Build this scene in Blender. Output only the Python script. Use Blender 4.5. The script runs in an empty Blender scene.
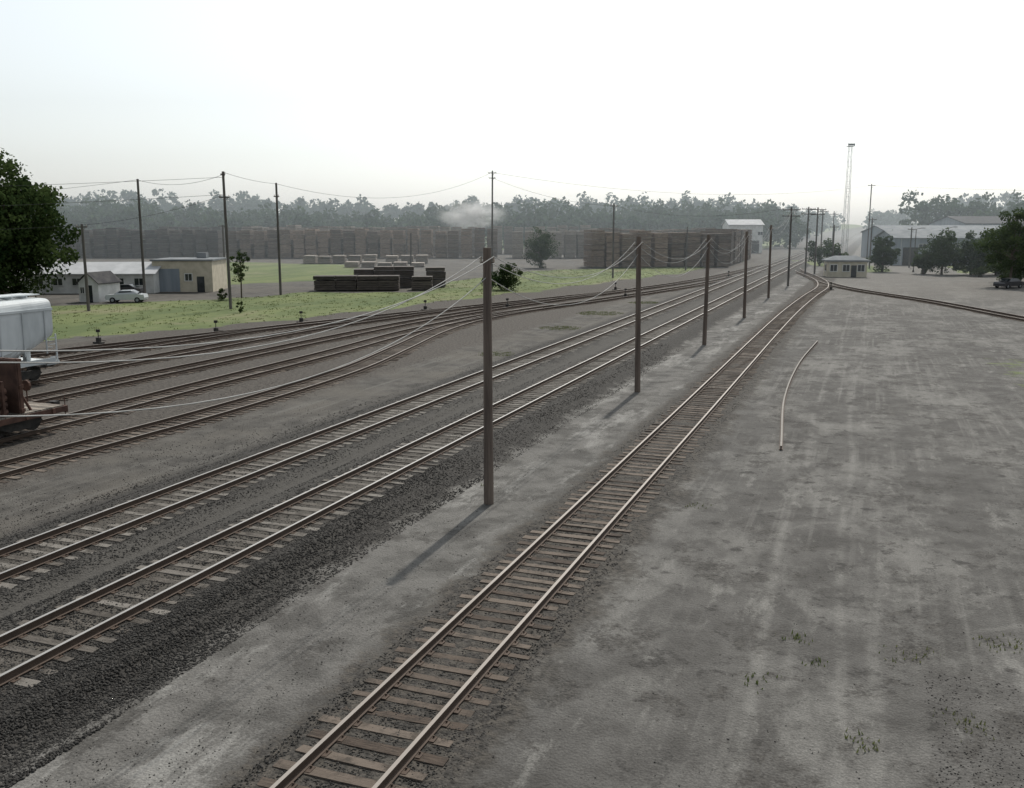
import bpy, math, random
import numpy as np
from mathutils import Vector, Matrix
random.seed(7); rng=np.random.default_rng(7)
H=9.0; TH=math.radians(20.6); C=math.cos(TH); S=math.sin(TH)
def T(l,s): return (l*C+s*S, -l*S+s*C)
scene=bpy.context.scene
# ------------------------------------------------------------------ node helpers
def newmat(name):
    m=bpy.data.materials.new(name); m.use_nodes=True; nt=m.node_tree; nt.nodes.clear()
    return m,nt,nt.nodes.new('ShaderNodeOutputMaterial')
def setin(nt,sock,v):
    if isinstance(v,bpy.types.NodeSocket): nt.links.new(v,sock)
    else:
        if hasattr(sock.default_value,'__len__'):
            n=len(sock.default_value)
            if not hasattr(v,'__len__'): v=[v]*n
            v=list(v)
            if n==4 and len(v)==3: v=v+[1]
        sock.default_value=v
def M(nt,op,a,b=None,c=None,clamp=False):
    n=nt.nodes.new('ShaderNodeMath'); n.operation=op; n.use_clamp=clamp
    setin(nt,n.inputs[0],a)
    if b is not None: setin(nt,n.inputs[1],b)
    if c is not None: setin(nt,n.inputs[2],c)
    return n.outputs[0]
def MIX(nt,f,a,b,blend='MIX'):
    n=nt.nodes.new('ShaderNodeMix'); n.data_type='RGBA'; n.blend_type=blend
    setin(nt,n.inputs[0],f); setin(nt,n.inputs[6],a); setin(nt,n.inputs[7],b); return n.outputs[2]
def NOISE(nt,vec,scale,detail=4,rough=.55):
    n=nt.nodes.new('ShaderNodeTexNoise'); setin(nt,n.inputs['Vector'],vec)
    n.inputs['Scale'].default_value=scale; n.inputs['Detail'].default_value=min(detail,6); n.inputs['Roughness'].default_value=rough
    return n.outputs[0]
def SM(nt,v,a,b,lo=0.,hi=1.):
    n=nt.nodes.new('ShaderNodeMapRange'); n.interpolation_type='SMOOTHSTEP'
    setin(nt,n.inputs[0],v); n.inputs[1].default_value=a; n.inputs[2].default_value=b
    n.inputs[3].default_value=lo; n.inputs[4].default_value=hi; return n.outputs[0]
def SCALE(nt,vec,s,loc=(0,0,0),rz=0):
    n=nt.nodes.new('ShaderNodeMapping'); setin(nt,n.inputs[0],vec); n.inputs['Scale'].default_value=s; n.inputs['Location'].default_value=loc; n.inputs['Rotation'].default_value=(0,0,rz); return n.outputs[0]
def OBJC(nt): return nt.nodes.new('ShaderNodeTexCoord').outputs['Object']
def ATTR(nt,name):
    n=nt.nodes.new('ShaderNodeAttribute'); n.attribute_name=name; return n.outputs['Fac']
def BSDF(nt,out,col,rough=.8,metal=0.,bump=None,bd=.02,bs=1.,spec=.3):
    b=nt.nodes.new('ShaderNodeBsdfPrincipled'); setin(nt,b.inputs['Base Color'],col); setin(nt,b.inputs['Roughness'],rough)
    b.inputs['Metallic'].default_value=metal; b.inputs['Specular IOR Level'].default_value=spec
    if bump is not None:
        n=nt.nodes.new('ShaderNodeBump'); n.inputs['Strength'].default_value=bs; n.inputs['Distance'].default_value=bd
        setin(nt,n.inputs['Height'],bump); nt.links.new(n.outputs[0],b.inputs['Normal'])
    nt.links.new(b.outputs[0],out.inputs[0]); return b
def simple(name,c1,c2,scale=3.,rough=.8,metal=0.,sc=(1,1,1),bd=.01,tone=True,spec=.3):
    m,nt,out=newmat(name); v=SCALE(nt,OBJC(nt),sc)
    f=SM(nt,NOISE(nt,v,scale,4,.6),.3,.7)
    col=MIX(nt,f,c1,c2)
    if tone: col=MIX(nt,1.,col,M(nt,'ADD',M(nt,'MULTIPLY',ATTR(nt,'tone'),.9),.55),'MULTIPLY')
    BSDF(nt,out,col,rough,metal,NOISE(nt,v,scale*4,3),bd,.6,spec); return m
# ------------------------------------------------------------------ mesh builder
class MB:
    def __init__(s): s.v=[];s.f=[];s.m=[];s.t=[]
    def add(s,vs,fs,mat=0,tone=.5):
        o=len(s.v); s.v+= [tuple(p) for p in vs]; s.f+=[tuple(i+o for i in f) for f in fs]
        s.m+=[mat]*len(fs); s.t+=[tone]*len(fs)
    def box(s,c,d,mat=0,tone=.5,rz=0,jit=0):
        cx,cy,cz=c; a,b,e=d[0]/2,d[1]/2,d[2]/2; cr,sr=math.cos(rz),math.sin(rz); vs=[]
        for z in(-e,e):
            for x,y in((-a,-b),(a,-b),(a,b),(-a,b)):
                x+=random.uniform(-jit,jit); y+=random.uniform(-jit,jit); zz=z+random.uniform(-jit,jit)
                vs.append((cx+x*cr-y*sr,cy+x*sr+y*cr,cz+zz))
        s.add(vs,[(3,2,1,0),(4,5,6,7),(0,1,5,4),(1,2,6,5),(2,3,7,6),(3,0,4,7)],mat,tone)
    def tube(s,p0,p1,r0,r1=None,n=8,mat=0,tone=.5):
        r1=r0 if r1 is None else r1
        p0=Vector(p0);p1=Vector(p1);d=(p1-p0).normalized()
        u=d.cross(Vector((0,0,1)))
        if u.length<.01: u=Vector((1,0,0))
        u.normalize(); w=d.cross(u); vs=[]
        for p,r in((p0,r0),(p1,r1)):
            for i in range(n):
                a=2*math.pi*i/n; vs.append(p+u*math.cos(a)*r+w*math.sin(a)*r)
        fs=[(i,(i+1)%n,n+(i+1)%n,n+i) for i in range(n)]+[tuple(range(n-1,-1,-1)),tuple(range(n,2*n))]
        s.add(vs,fs,mat,tone)
    def gable(s,x0,x1,y0,y1,z0,z1,ov=.3,th=.15,mat=0,axis='x',tone=.5):
        if axis=='x':
            ym=(y0+y1)/2
            for ya,sg in((y0-ov,1),(y1+ov,-1)):
                zz=z0-ov*(z1-z0)/abs(ym-y0)
                s.add([(x0-ov,ya,zz),(x1+ov,ya,zz),(x1+ov,ym,z1),(x0-ov,ym,z1),(x0-ov,ya,zz+th),(x1+ov,ya,zz+th),(x1+ov,ym,z1+th),(x0-ov,ym,z1+th)],
                  [(0,1,2,3),(4,7,6,5),(0,4,5,1),(1,5,6,2),(3,7,4,0)],mat,tone)
        else:
            xm=(x0+x1)/2
            for xa in(x0-ov,x1+ov):
                zz=z0-ov*(z1-z0)/abs(xm-x0)
                s.add([(xa,y0-ov,zz),(xa,y1+ov,zz),(xm,y1+ov,z1),(xm,y0-ov,z1),(xa,y0-ov,zz+th),(xa,y1+ov,zz+th),(xm,y1+ov,z1+th),(xm,y0-ov,z1+th)],
                  [(0,1,2,3),(4,7,6,5),(0,4,5,1),(1,5,6,2),(3,7,4,0)],mat,tone)
    def obj(s,name,mats,parent=None,loc=(0,0,0),rz=0,smooth=False):
        return mkobj(name,s.v,s.f,mats,s.m,s.t,parent,loc,rz,smooth)
def mkobj(name,v,f,mats,fm=None,ft=None,parent=None,loc=(0,0,0),rz=0,smooth=False):
    me=bpy.data.meshes.new(name); me.from_pydata(v,[],f)
    for m in mats: me.materials.append(m)
    if fm is not None and len(mats)>1: me.polygons.foreach_set('material_index',np.array(fm,dtype=np.int32))
    if ft is not None:
        a=me.attributes.new('tone','FLOAT','FACE'); a.data.foreach_set('value',np.array(ft,dtype=np.float32))
    if smooth: me.polygons.foreach_set('use_smooth',np.ones(len(me.polygons),dtype=bool))
    me.update(); o=bpy.data.objects.new(name,me); scene.collection.objects.link(o)
    o.location=loc; o.rotation_euler=(0,0,rz); o.parent=parent; return o
def npmesh(name,V,F,mats,tone=None,rz=0,parent=None,fm=None):
    me=bpy.data.meshes.new(name); k=F.shape[1]
    me.vertices.add(len(V)); me.vertices.foreach_set('co',V.astype(np.float32).ravel())
    me.loops.add(F.size); me.loops.foreach_set('vertex_index',F.astype(np.int32).ravel())
    me.polygons.add(len(F)); me.polygons.foreach_set('loop_start',np.arange(0,F.size,k,dtype=np.int32))
    try: me.polygons.foreach_set('loop_total',np.full(len(F),k,dtype=np.int32))
    except Exception: pass
    for m in mats: me.materials.append(m)
    if fm is not None: me.polygons.foreach_set('material_index',fm.astype(np.int32))
    me.update(calc_edges=True); me.validate()
    if tone is not None:
        a=me.attributes.new('tone','FLOAT','FACE'); a.data.foreach_set('value',tone.astype(np.float32))
    o=bpy.data.objects.new(name,me); scene.collection.objects.link(o); o.rotation_euler=(0,0,rz); o.parent=parent; return o
def empty(name,loc=(0,0,0),rz=0):
    e=bpy.data.objects.new(name,None); scene.collection.objects.link(e); e.location=loc; e.rotation_euler=(0,0,rz); return e
# ------------------------------------------------------------------ materials
def ground_mat():
    m,nt,out=newmat('ground'); P=OBJC(nt)
    sep=nt.nodes.new('ShaderNodeSeparateXYZ'); nt.links.new(P,sep.inputs[0]); l=sep.outputs[0]; s=sep.outputs[1]
    n_big=NOISE(nt,P,.12,5,.6); n_mid=NOISE(nt,P,.7,5,.65); n_fine=NOISE(nt,P,5,5,.7); n_grit=NOISE(nt,P,28,2,.8)
    n_long=NOISE(nt,SCALE(nt,P,(1.,.05,1)),1.6,5,.6)
    lw=M(nt,'ADD',l,M(nt,'ADD',M(nt,'MULTIPLY',M(nt,'SUBTRACT',n_mid,.5),2.2),M(nt,'MULTIPLY',M(nt,'SUBTRACT',n_fine,.5),.8)))
    def band(a,b,w): return M(nt,'MULTIPLY',SM(nt,lw,a-w,a+w),SM(nt,lw,b-w,b+w,1.,0.))
    vor=nt.nodes.new('ShaderNodeTexVoronoi'); nt.links.new(P,vor.inputs['Vector']); vor.inputs['Scale'].default_value=16
    vg=nt.nodes.new('ShaderNodeSeparateColor'); nt.links.new(vor.outputs['Color'],vg.inputs[0])
    dirt=MIX(nt,SM(nt,n_mid,.35,.68),(.045,.042,.038),(.098,.092,.083))
    dirt=MIX(nt,SM(nt,n_big,.42,.62),dirt,MIX(nt,n_fine,(.062,.057,.049),(.12,.11,.096)))
    dirt=MIX(nt,M(nt,'MULTIPLY',SM(nt,n_long,.5,.7),.6),dirt,(.125,.12,.11))
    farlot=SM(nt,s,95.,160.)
    lot=MIX(nt,SM(nt,n_mid,.3,.72),(.06,.057,.053),(.104,.1,.094))
    pale=NOISE(nt,SCALE(nt,P,(1,.5,1)),.21,6,.75)
    lot=MIX(nt,M(nt,'MULTIPLY',SM(nt,pale,.46,.62),.85),lot,(.155,.15,.14))
    strk=NOISE(nt,SCALE(nt,P,(1,.02,1),(3,1,0),.04),3.2,3,.5)
    lot=MIX(nt,M(nt,'MULTIPLY',M(nt,'MULTIPLY',SM(nt,strk,.5,.66),SM(nt,n_big,.42,.6)),.35),lot,(.195,.189,.176))
    pale2=NOISE(nt,SCALE(nt,P,(1,.35,1),(13,5,0),.25),.8,6,.75)
    lot=MIX(nt,M(nt,'MULTIPLY',SM(nt,pale2,.56,.68),.55),lot,(.21,.204,.19))
    patch=NOISE(nt,SCALE(nt,P,(1,.8,1),(3,9,0)),.55,6,.8)
    lot=MIX(nt,M(nt,'MULTIPLY',SM(nt,patch,.53,.61),.8),lot,MIX(nt,vg.outputs[0],(.026,.024,.022),(.078,.073,.066)))
    stain=NOISE(nt,SCALE(nt,P,(1,1,1),(31,2,0)),.9,5,.7)
    lot=MIX(nt,M(nt,'MULTIPLY',SM(nt,stain,.58,.66),.75),lot,(.032,.03,.028))
    crack=nt.nodes.new('ShaderNodeTexVoronoi'); crack.feature='DISTANCE_TO_EDGE'; crack.inputs['Scale'].default_value=.28
    wv=nt.nodes.new('ShaderNodeVectorMath'); wv.operation='ADD'; nt.links.new(P,wv.inputs[0])
    cmb=nt.nodes.new('ShaderNodeCombineXYZ'); setin(nt,cmb.inputs[0],M(nt,'MULTIPLY',n_mid,3.)); setin(nt,cmb.inputs[1],M(nt,'MULTIPLY',n_fine,1.)); nt.links.new(cmb.outputs[0],wv.inputs[1]); nt.links.new(wv.outputs[0],crack.inputs['Vector'])
    lot=MIX(nt,M(nt,'MULTIPLY',M(nt,'MULTIPLY',SM(nt,crack.outputs['Distance'],.003,.012,1.,0.),SM(nt,pale2,.42,.52,1.,0.)),.6),lot,(.035,.034,.032))
    tm=None
    def addm(x):
        nonlocal tm; tm=x if tm is None else M(nt,'MAXIMUM',tm,x)
    def wline(c,w,amp,slope,sc,off):
        wv=M(nt,'MULTIPLY',M(nt,'SUBTRACT',NOISE(nt,SCALE(nt,P,(0,sc,0),(0,off,0)),1.,1,.4),.5),amp)
        q=M(nt,'ADD',M(nt,'ADD',l,wv),M(nt,'MULTIPLY',s,slope))
        d=M(nt,'ABSOLUTE',M(nt,'SUBTRACT',M(nt,'ABSOLUTE',M(nt,'SUBTRACT',q,c)),.82)); return SM(nt,d,w*.1,w,1.,0.)
    for c,w,amp,slope,sc,off,k in((-1.1,.2,3.,0.,.03,0,.9),(1.,.2,6,.02,.035,7.,.45),(4.5,.22,9,-.06,.03,3.,.4),(10,.25,10,.09,.025,11.,.4)):
        addm(M(nt,'MULTIPLY',wline(c,w,amp,slope,sc,off),k))
    for (cl,cs,rr,w) in((.9,27.,3.2,.16),(.9,27.,4.8,.16),(2.9,30.5,2.4,.15),(9,24,5,.18),(9,24,6.6,.18)):
        dd=nt.nodes.new('ShaderNodeVectorMath'); dd.operation='DISTANCE'; nt.links.new(P,dd.inputs[0]); dd.inputs[1].default_value=(cl,cs,0)
        d=M(nt,'ABSOLUTE',M(nt,'SUBTRACT',M(nt,'ADD',dd.outputs['Value'],M(nt,'MULTIPLY',n_mid,.9)),rr+.45))
        addm(M(nt,'MULTIPLY',M(nt,'MULTIPLY',SM(nt,d,w*.1,w,1.,0.),SM(nt,n_big,.42,.55)),.6))
    tm=M(nt,'MULTIPLY',M(nt,'MULTIPLY',tm,SM(nt,n_mid,.36,.6)),SM(nt,n_fine,.3,.6,.35,1.))
    lot=MIX(nt,M(nt,'MULTIPLY',tm,.5),lot,(.21,.204,.19))
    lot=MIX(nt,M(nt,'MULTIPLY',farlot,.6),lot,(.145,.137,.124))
    path=MIX(nt,SM(nt,n_mid,.35,.62),(.07,.067,.062),(.128,.123,.115))
    path=MIX(nt,M(nt,'MULTIPLY',SM(nt,NOISE(nt,SCALE(nt,P,(1,.3,1)),.5,6,.75),.5,.64),.8),path,(.225,.22,.207))
    path=MIX(nt,M(nt,'MULTIPLY',SM(nt,patch,.53,.62),.6),path,(.042,.039,.035))
    bal=MIX(nt,vg.outputs[0],(.013,.012,.011),(.062,.058,.053))
    bal=MIX(nt,M(nt,'MULTIPLY',n_mid,.5),bal,(.036,.033,.029))
    balR=MIX(nt,SM(nt,n_fine,.4,.65),bal,(.078,.07,.06))
    col=dirt
    col=MIX(nt,band(-57.5,-27.8,.8),col,MIX(nt,SM(nt,n_fine,.35,.65),(.038,.033,.029),(.092,.082,.071)))
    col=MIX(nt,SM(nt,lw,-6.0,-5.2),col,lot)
    b=M(nt,'MULTIPLY',band(-23.4,-12.9,.5),SM(nt,s,400,600,1.,0.)); col=MIX(nt,b,col,bal)
    mid=band(-18.9,-17.5,.4); col=MIX(nt,M(nt,'MULTIPLY',mid,.5),col,(.088,.083,.075))
    gauge=M(nt,'MAXIMUM',band(-16.6,-15.2,.35),band(-21.2,-19.8,.35)); col=MIX(nt,M(nt,'MULTIPLY',gauge,.6),col,MIX(nt,n_fine,(.05,.044,.038),(.13,.118,.1)))
    pth=band(-12.9,-9.4,.45); col=MIX(nt,pth,col,path)
    bR=band(-9.4,-5.7,.3); col=MIX(nt,bR,col,balR)
    g=M(nt,'ADD',ATTR(nt,'grass'),M(nt,'MULTIPLY',M(nt,'SUBTRACT',NOISE(nt,P,.25,6,.75),.5),1.4))
    gm=SM(nt,g,.42,.6)
    gcol=MIX(nt,SM(nt,NOISE(nt,SCALE(nt,P,(1,.35,1),(0,0,0),.4),.14,5,.7),.38,.62),(.08,.108,.038),(.13,.155,.058))
    gcol=MIX(nt,M(nt,'MULTIPLY',SM(nt,n_fine,.4,.7),.35),gcol,(.045,.07,.022))
    gcol=MIX(nt,M(nt,'MULTIPLY',SM(nt,NOISE(nt,SCALE(nt,P,(1,.5,1)),.11,6,.75),.52,.66),.65),gcol,(.18,.165,.1))
    col=MIX(nt,gm,col,gcol)
    col=MIX(nt,1.,col,SM(nt,n_grit,.2,.8,.7,1.3),'MULTIPLY')
    hb=M(nt,'ADD',M(nt,'MULTIPLY',n_fine,.5),M(nt,'MULTIPLY',n_grit,.25))
    hb=M(nt,'ADD',hb,M(nt,'MULTIPLY',M(nt,'SUBTRACT',1.,vor.outputs['Distance']),.5))
    BSDF(nt,out,col,.92,0,hb,.045,.75,.2); return m
MG=ground_mat()
def rail_mats():
    m,nt,out=newmat('rail_rust'); P=OBJC(nt); BSDF(nt,out,MIX(nt,NOISE(nt,P,6,4),(.045,.032,.025),(.1,.07,.052)),.75,.1)
    m2,nt,out=newmat('rail_running_surface'); P=OBJC(nt); BSDF(nt,out,MIX(nt,NOISE(nt,SCALE(nt,P,(1,.1,1)),3,4),(.25,.238,.225),(.39,.38,.365)),.5,.5)
    m3,nt,out=newmat('rail_dull_surface'); P=OBJC(nt); BSDF(nt,out,MIX(nt,NOISE(nt,SCALE(nt,P,(1,.1,1)),3,4),(.16,.137,.12),(.29,.265,.24)),.55,.3)
    return m,m2,m3
MRUST,MSTEEL,MDULL=rail_mats()
m,nt,out=newmat('scrap_rail_surface'); BSDF(nt,out,MIX(nt,NOISE(nt,OBJC(nt),3,4),(.18,.165,.15),(.3,.28,.255)),.85); MSCRAP=m
def tie_mat(name,c1,c2,c3):
    m,nt,out=newmat(name); P=OBJC(nt)
    g=NOISE(nt,SCALE(nt,P,(1.5,18,18)),2.,5,.7)
    col=MIX(nt,SM(nt,g,.3,.7),c1,c2)
    col=MIX(nt,SM(nt,ATTR(nt,'tone'),.1,.9),col,c3)
    col=MIX(nt,M(nt,'MULTIPLY',SM(nt,NOISE(nt,P,2.5,5,.7),.46,.66),.75),col,(.036,.031,.026))
    BSDF(nt,out,col,.9,0,g,.02,.8,.2); return m
MTIEB=tie_mat('weathered_tie_brown',(.042,.032,.026),(.1,.078,.062),(.145,.119,.098))
MTIEG=tie_mat('weathered_tie_grey',(.06,.053,.046),(.135,.121,.105),(.185,.171,.153))
def stone_mat():
    m,nt,out=newmat('ballast_stone'); t=ATTR(nt,'tone')
    col=MIX(nt,t,(.015,.014,.013),(.115,.11,.102)); BSDF(nt,out,col,.9); return m
MSTONE=stone_mat()
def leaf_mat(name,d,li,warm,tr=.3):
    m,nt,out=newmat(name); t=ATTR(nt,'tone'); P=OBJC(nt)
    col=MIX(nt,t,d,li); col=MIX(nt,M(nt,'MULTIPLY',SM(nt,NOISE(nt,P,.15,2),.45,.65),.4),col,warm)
    a=nt.nodes.new('ShaderNodeBsdfDiffuse'); nt.links.new(col,a.inputs[0])
    if tr>0:
        b=nt.nodes.new('ShaderNodeBsdfTranslucent'); x=nt.nodes.new('ShaderNodeMixShader'); x.inputs[0].default_value=tr
        nt.links.new(col,b.inputs[0]); nt.links.new(a.outputs[0],x.inputs[1]); nt.links.new(b.outputs[0],x.inputs[2]); nt.links.new(x.outputs[0],out.inputs[0])
    else: nt.links.new(a.outputs[0],out.inputs[0])
    return m
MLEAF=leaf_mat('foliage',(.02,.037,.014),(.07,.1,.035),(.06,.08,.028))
MLEAFM=leaf_mat('paler_foliage',(.028,.047,.024),(.075,.105,.048),(.065,.09,.04))  # paler, greyer copy of the leaf colours, for trees farther off
MLEAFF=leaf_mat('forest_foliage',(.026,.05,.028),(.078,.12,.062),(.065,.1,.045),.2)
MLEAFB=leaf_mat('hazed_far_foliage',(.045,.07,.055),(.09,.13,.1),(.08,.115,.08),.15)  # part of the distance haze is put into this paler, bluer leaf colour
MGRASSB=leaf_mat('grass_blades',(.06,.085,.028),(.13,.15,.055),(.15,.14,.07))
MBARK=simple('bark',(.05,.04,.03),(.11,.09,.07),4,sc=(1,1,.2))
MPOLE=simple('creosoted_pole',(.085,.066,.056),(.17,.135,.112),5,sc=(1,1,.08),bd=.02)
MPOLEG=simple('grey_pole',(.07,.064,.059),(.135,.124,.113),5,sc=(1,1,.08))
MMETAL=simple('galvanised_metal',(.2,.21,.22),(.3,.31,.31),3,.6,.2)
MWIRE=simple('wire',(.3,.3,.29),(.4,.4,.39),1,.7,.0,tone=False,spec=.1)
MWIRED=simple('dark_wire',(.06,.06,.06),(.09,.09,.09),1,.7,.0,tone=False,spec=.1)
MINS=simple('insulator',(.25,.2,.16),(.4,.36,.3),2,.3)
MTIMB=simple('stacked_timber',(.105,.074,.055),(.22,.165,.125),1.2,sc=(1,1,6))
MWHITE=simple('white_painted_siding',(.5,.5,.48),(.66,.66,.64),.8)
MCREAM=simple('cream_block_wall',(.42,.38,.29),(.55,.5,.4),1.)
MGREYW=simple('grey_metal_siding',(.2,.23,.26),(.3,.33,.36),.6,sc=(1,1,.1))
MROOFL=simple('light_metal_roof',(.16,.175,.185),(.24,.25,.26),.5,.85,spec=.05)
MROOFW=simple('white_metal_roof',(.38,.39,.4),(.48,.49,.5),.5,.8,spec=.1)
MROOFD=simple('dark_shingle_roof',(.045,.045,.05),(.085,.083,.082),1.,.95,spec=.1)
MGLASS=simple('window_glass',(.015,.02,.022),(.03,.035,.04),1,.08,tone=False,spec=.6)
MDARK=simple('dark_steel',(.02,.02,.02),(.05,.045,.04),3,.7)
MHOP=simple('hopper_paint',(.44,.47,.48),(.58,.61,.62),.9,.6,sc=(1,1,.3))
MRUSTY=simple('rusty_steel',(.055,.03,.023),(.105,.058,.043),2.,.85)
MDECK=simple('weathered_deck',(.14,.12,.1),(.25,.225,.19),3,sc=(1,6,1))
MCARP=simple('car_paint_silver',(.4,.42,.44),(.45,.47,.48),1,.3,.3,tone=False,spec=.5)
MCARD=simple('car_paint_dark',(.03,.03,.035),(.05,.05,.055),1,.3,.1,tone=False,spec=.5)
MTIRE=simple('rubber',(.015,.015,.015),(.03,.03,.03),2,.9,tone=False)
# ------------------------------------------------------------------ ground
def ss(a,b,x):
    t=np.clip((x-a)/(b-a),0,1); return t*t*(3-2*t)
def bed(l):
    l=np.asarray(l,dtype=float)
    def pl(c,hw,sl,h): return h*(1-ss(hw,hw+sl,np.abs(l-c)))
    z=np.maximum(pl(-15.9,1.55,1.3,.3),pl(-20.5,1.55,1.3,.3))
    z=np.maximum(z,pl(-7.6,1.5,.8,.05)); return z
def hill(l,s):
    Y=-l*S+s*C; return 12*ss(430,650,Y)*(1-np.exp(-((l+15)/45)**2))
def inpoly(x,y,poly):
    ins=np.zeros(x.shape,bool); n=len(poly); j=n-1
    for i in range(n):
        xi,yi=poly[i]; xj,yj=poly[j]
        c=((yi>y)!=(yj>y))&(x<(xj-xi)*(y-yi)/(yj-yi+1e-12)+xi); ins^=c; j=i
    return ins
GR=[[(-80,53),(-51,65),(-37,74.5),(-20.8,92),(-4,120),(13.9,150.5),(34.6,186),(56.3,237),(62,262),(44,222),(39.7,213.5),(18.7,201),(5.1,192),(-8,160),(-11.3,150.5),(-12.6,129),(-27.6,129),(-35.6,118),(-51,107.3),(-90,104)],
    [(-48,143),(-31.9,156),(-25,170),(-37,219),(-72,238),(-110,238),(-62,180)],
    [(84,182),(150,180),(150,215),(96,215)],[(66,185),(74,185),(80,214),(76,240),(70,240)]]
GRW=[[(27,52),(44,50),(52,66),(33,66)]]
lg=list(np.arange(-170,-24,3.))+list(np.arange(-24,-4.4,.28))+list(np.arange(-4,90,3.))
a=93.;
while a<4500: lg.append(a); a*=1.18
a=-175.
while a>-4500: lg.insert(0,a); a*=1.18
sg=list(np.arange(-30,290,3.)); a=292.
while a<5000: sg.append(a); a*=1.1
sg=[-600,-200,-80]+sg
L,Sg=np.meshgrid(np.array(lg),np.array(sg)); nx=len(lg); ny=len(sg)
Z=bed(L)+hill(L,Sg)+rng.normal(0,.008,L.shape)
V=np.stack([L.ravel(),Sg.ravel(),Z.ravel()],1)
ii=(np.arange(ny-1)[:,None]*nx+np.arange(nx-1)[None,:]).ravel()
F=np.stack([ii,ii+1,ii+nx+1,ii+nx],1)
ground=npmesh('ground',V,F,[MG],rz=-TH)
Xw=L*C+Sg*S; Yw=-L*S+Sg*C
gr=np.zeros(L.shape)
for p in GR: gr=np.maximum(gr,inpoly(Xw,Yw,p).astype(float))
for p in GRW: gr=np.maximum(gr,inpoly(Xw,Yw,p).astype(float)*.42)
gr=np.maximum(gr,(Yw>345).astype(float)*(np.abs(L+15)>25))
at=ground.data.attributes.new('grass','FLOAT','POINT'); at.data.foreach_set('value',gr.ravel().astype(np.float32))
ground.data.polygons.foreach_set('use_smooth',np.ones(len(F),bool))
# ------------------------------------------------------------------ tracks
def catmull(pts,step):
    out=[];P=[np.array(p,float) for p in pts]
    P=[2*P[0]-P[1]]+P+[2*P[-1]-P[-2]]
    for i in range(1,len(P)-2):
        p0,p1,p2,p3=P[i-1:i+3]; n=max(1,int(np.linalg.norm(p2-p1)/step))
        for k in range(n):
            t=k/n; a=np.linalg.norm(p1-p0)**.5;b=np.linalg.norm(p2-p1)**.5;c=np.linalg.norm(p3-p2)**.5
            d1=((p1-p0)/(a)-(p2-p0)/(a+b)+(p2-p1)/b)*b; d2=((p2-p1)/b-(p3-p1)/(b+c)+(p3-p2)/c)*b
            h=t*t*t;q=t*t
            out.append((2*h-3*q+1)*p1+(h-2*q+t)*d1+(-2*h+3*q)*p2+(h-q)*d2)
    out.append(P[-2]); return np.array(out)
PROF=[(-.075,0),(-.075,.014),(-.014,.034),(-.014,.125),(-.038,.138),(-.038,.172),(.038,.172),(.038,.138),(.014,.125),(.014,.034),(.075,.014),(.075,0)]
def sweep(mb,path,off,z0,topmat):
    d=np.gradient(path,axis=0); d/=np.linalg.norm(d,axis=1)[:,None]; nrm=np.stack([d[:,1],-d[:,0]],1)
    n=len(PROF); vs=[]
    for p,nn in zip(path,nrm):
        for (x,z) in PROF: q=p+nn*(off+x); vs.append((q[0],q[1],z0+z))
    o=len(mb.v); mb.v+=vs
    for i in range(len(path)-1):
        for k in range(n):
            k2=(k+1)%n; mb.f.append((o+i*n+k,o+i*n+k2,o+(i+1)*n+k2,o+(i+1)*n+k)); mb.m.append(topmat if k==5 else 0); mb.t.append(.5)
    mb.f.append(tuple(o+k for k in range(n))); mb.m.append(0); mb.t.append(.5)
    mb.f.append(tuple(o+(len(path)-1)*n+k for k in range(n-1,-1,-1))); mb.m.append(0); mb.t.append(.5)
tidx=[0]
def track(pts,ztie,top,tiemat,smax=340,spacing=.53,missing=0.,bright=False):
    k=tidx[0]; tidx[0]+=1; zt=ztie+.003*k
    e=empty('railroad_track',(0,0,0),-TH)
    path=catmull(pts,1.5 if len(pts)>2 else 12)
    mb=MB(); sweep(mb,path,-.755,zt+.012,1); sweep(mb,path,.755,zt+.012,1)
    mb.obj('rails',[MRUST,MSTEEL if bright else MDULL],e)
    seg=np.linalg.norm(np.diff(path,axis=0),axis=1); cum=np.concatenate([[0],np.cumsum(seg)])
    mb=MB(); pl=MB(); u=0
    while u<cum[-1]:
        x=np.interp(u,cum,path[:,0]); y=np.interp(u,cum,path[:,1]); x2=np.interp(u+.5,cum,path[:,0]); y2=np.interp(u+.5,cum,path[:,1])
        if y>2 and y<smax and random.random()>missing:
            a=math.atan2(y2-y,x2-x)-math.pi/2 if u+.5<cum[-1] else 0
            near=y<90
            ln=random.uniform(2.45,2.72); sh=random.uniform(-.1,.1)
            mb.box((x+sh,y,zt-.07-abs(random.gauss(0,.008))),(ln,random.uniform(.19,.25),.14),0,random.random(),a+random.gauss(0,.016),.014 if near else 0)
            if near and y<70:
                for o in(-.755,.755):
                    cx=x+math.cos(a)*o; cy=y+math.sin(a)*o
                    pl.box((cx,cy,zt+.005),(.34,.18,.014),0,.5,a)
                    for q in(-.11,.11): pl.box((cx+math.cos(a)*q,cy+.05,zt+.03),(.03,.03,.04),0,.5,a)
        u+=spacing*random.uniform(.94,1.06)
    mb.obj('crossties',[tiemat],e)
    if pl.v: pl.obj('tie_plates_and_spikes',[MRUST],e)
    return path
ZM=.318
track([(-20.5,-20),(-20.5,1200)],ZM,0,MTIEG,bright=True)
track([(-15.9,-20),(-15.9,1200)],ZM,0,MTIEG,bright=True)
track([(-7.6,-20),(-7.6,40),(-7.6,100),(-7.1,125),(-6.5,145),(-7.4,160),(-9.5,174),(-13.1,194),(-15.2,212),(-15.9,230)],.068,0,MTIEB)
track([(44,20),(34,50),(24,77),(14,103),(6.67,123),(0,137),(-4.2,148),(-6.4,157),(-8.3,166)],.018,0,MTIEB)
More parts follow.
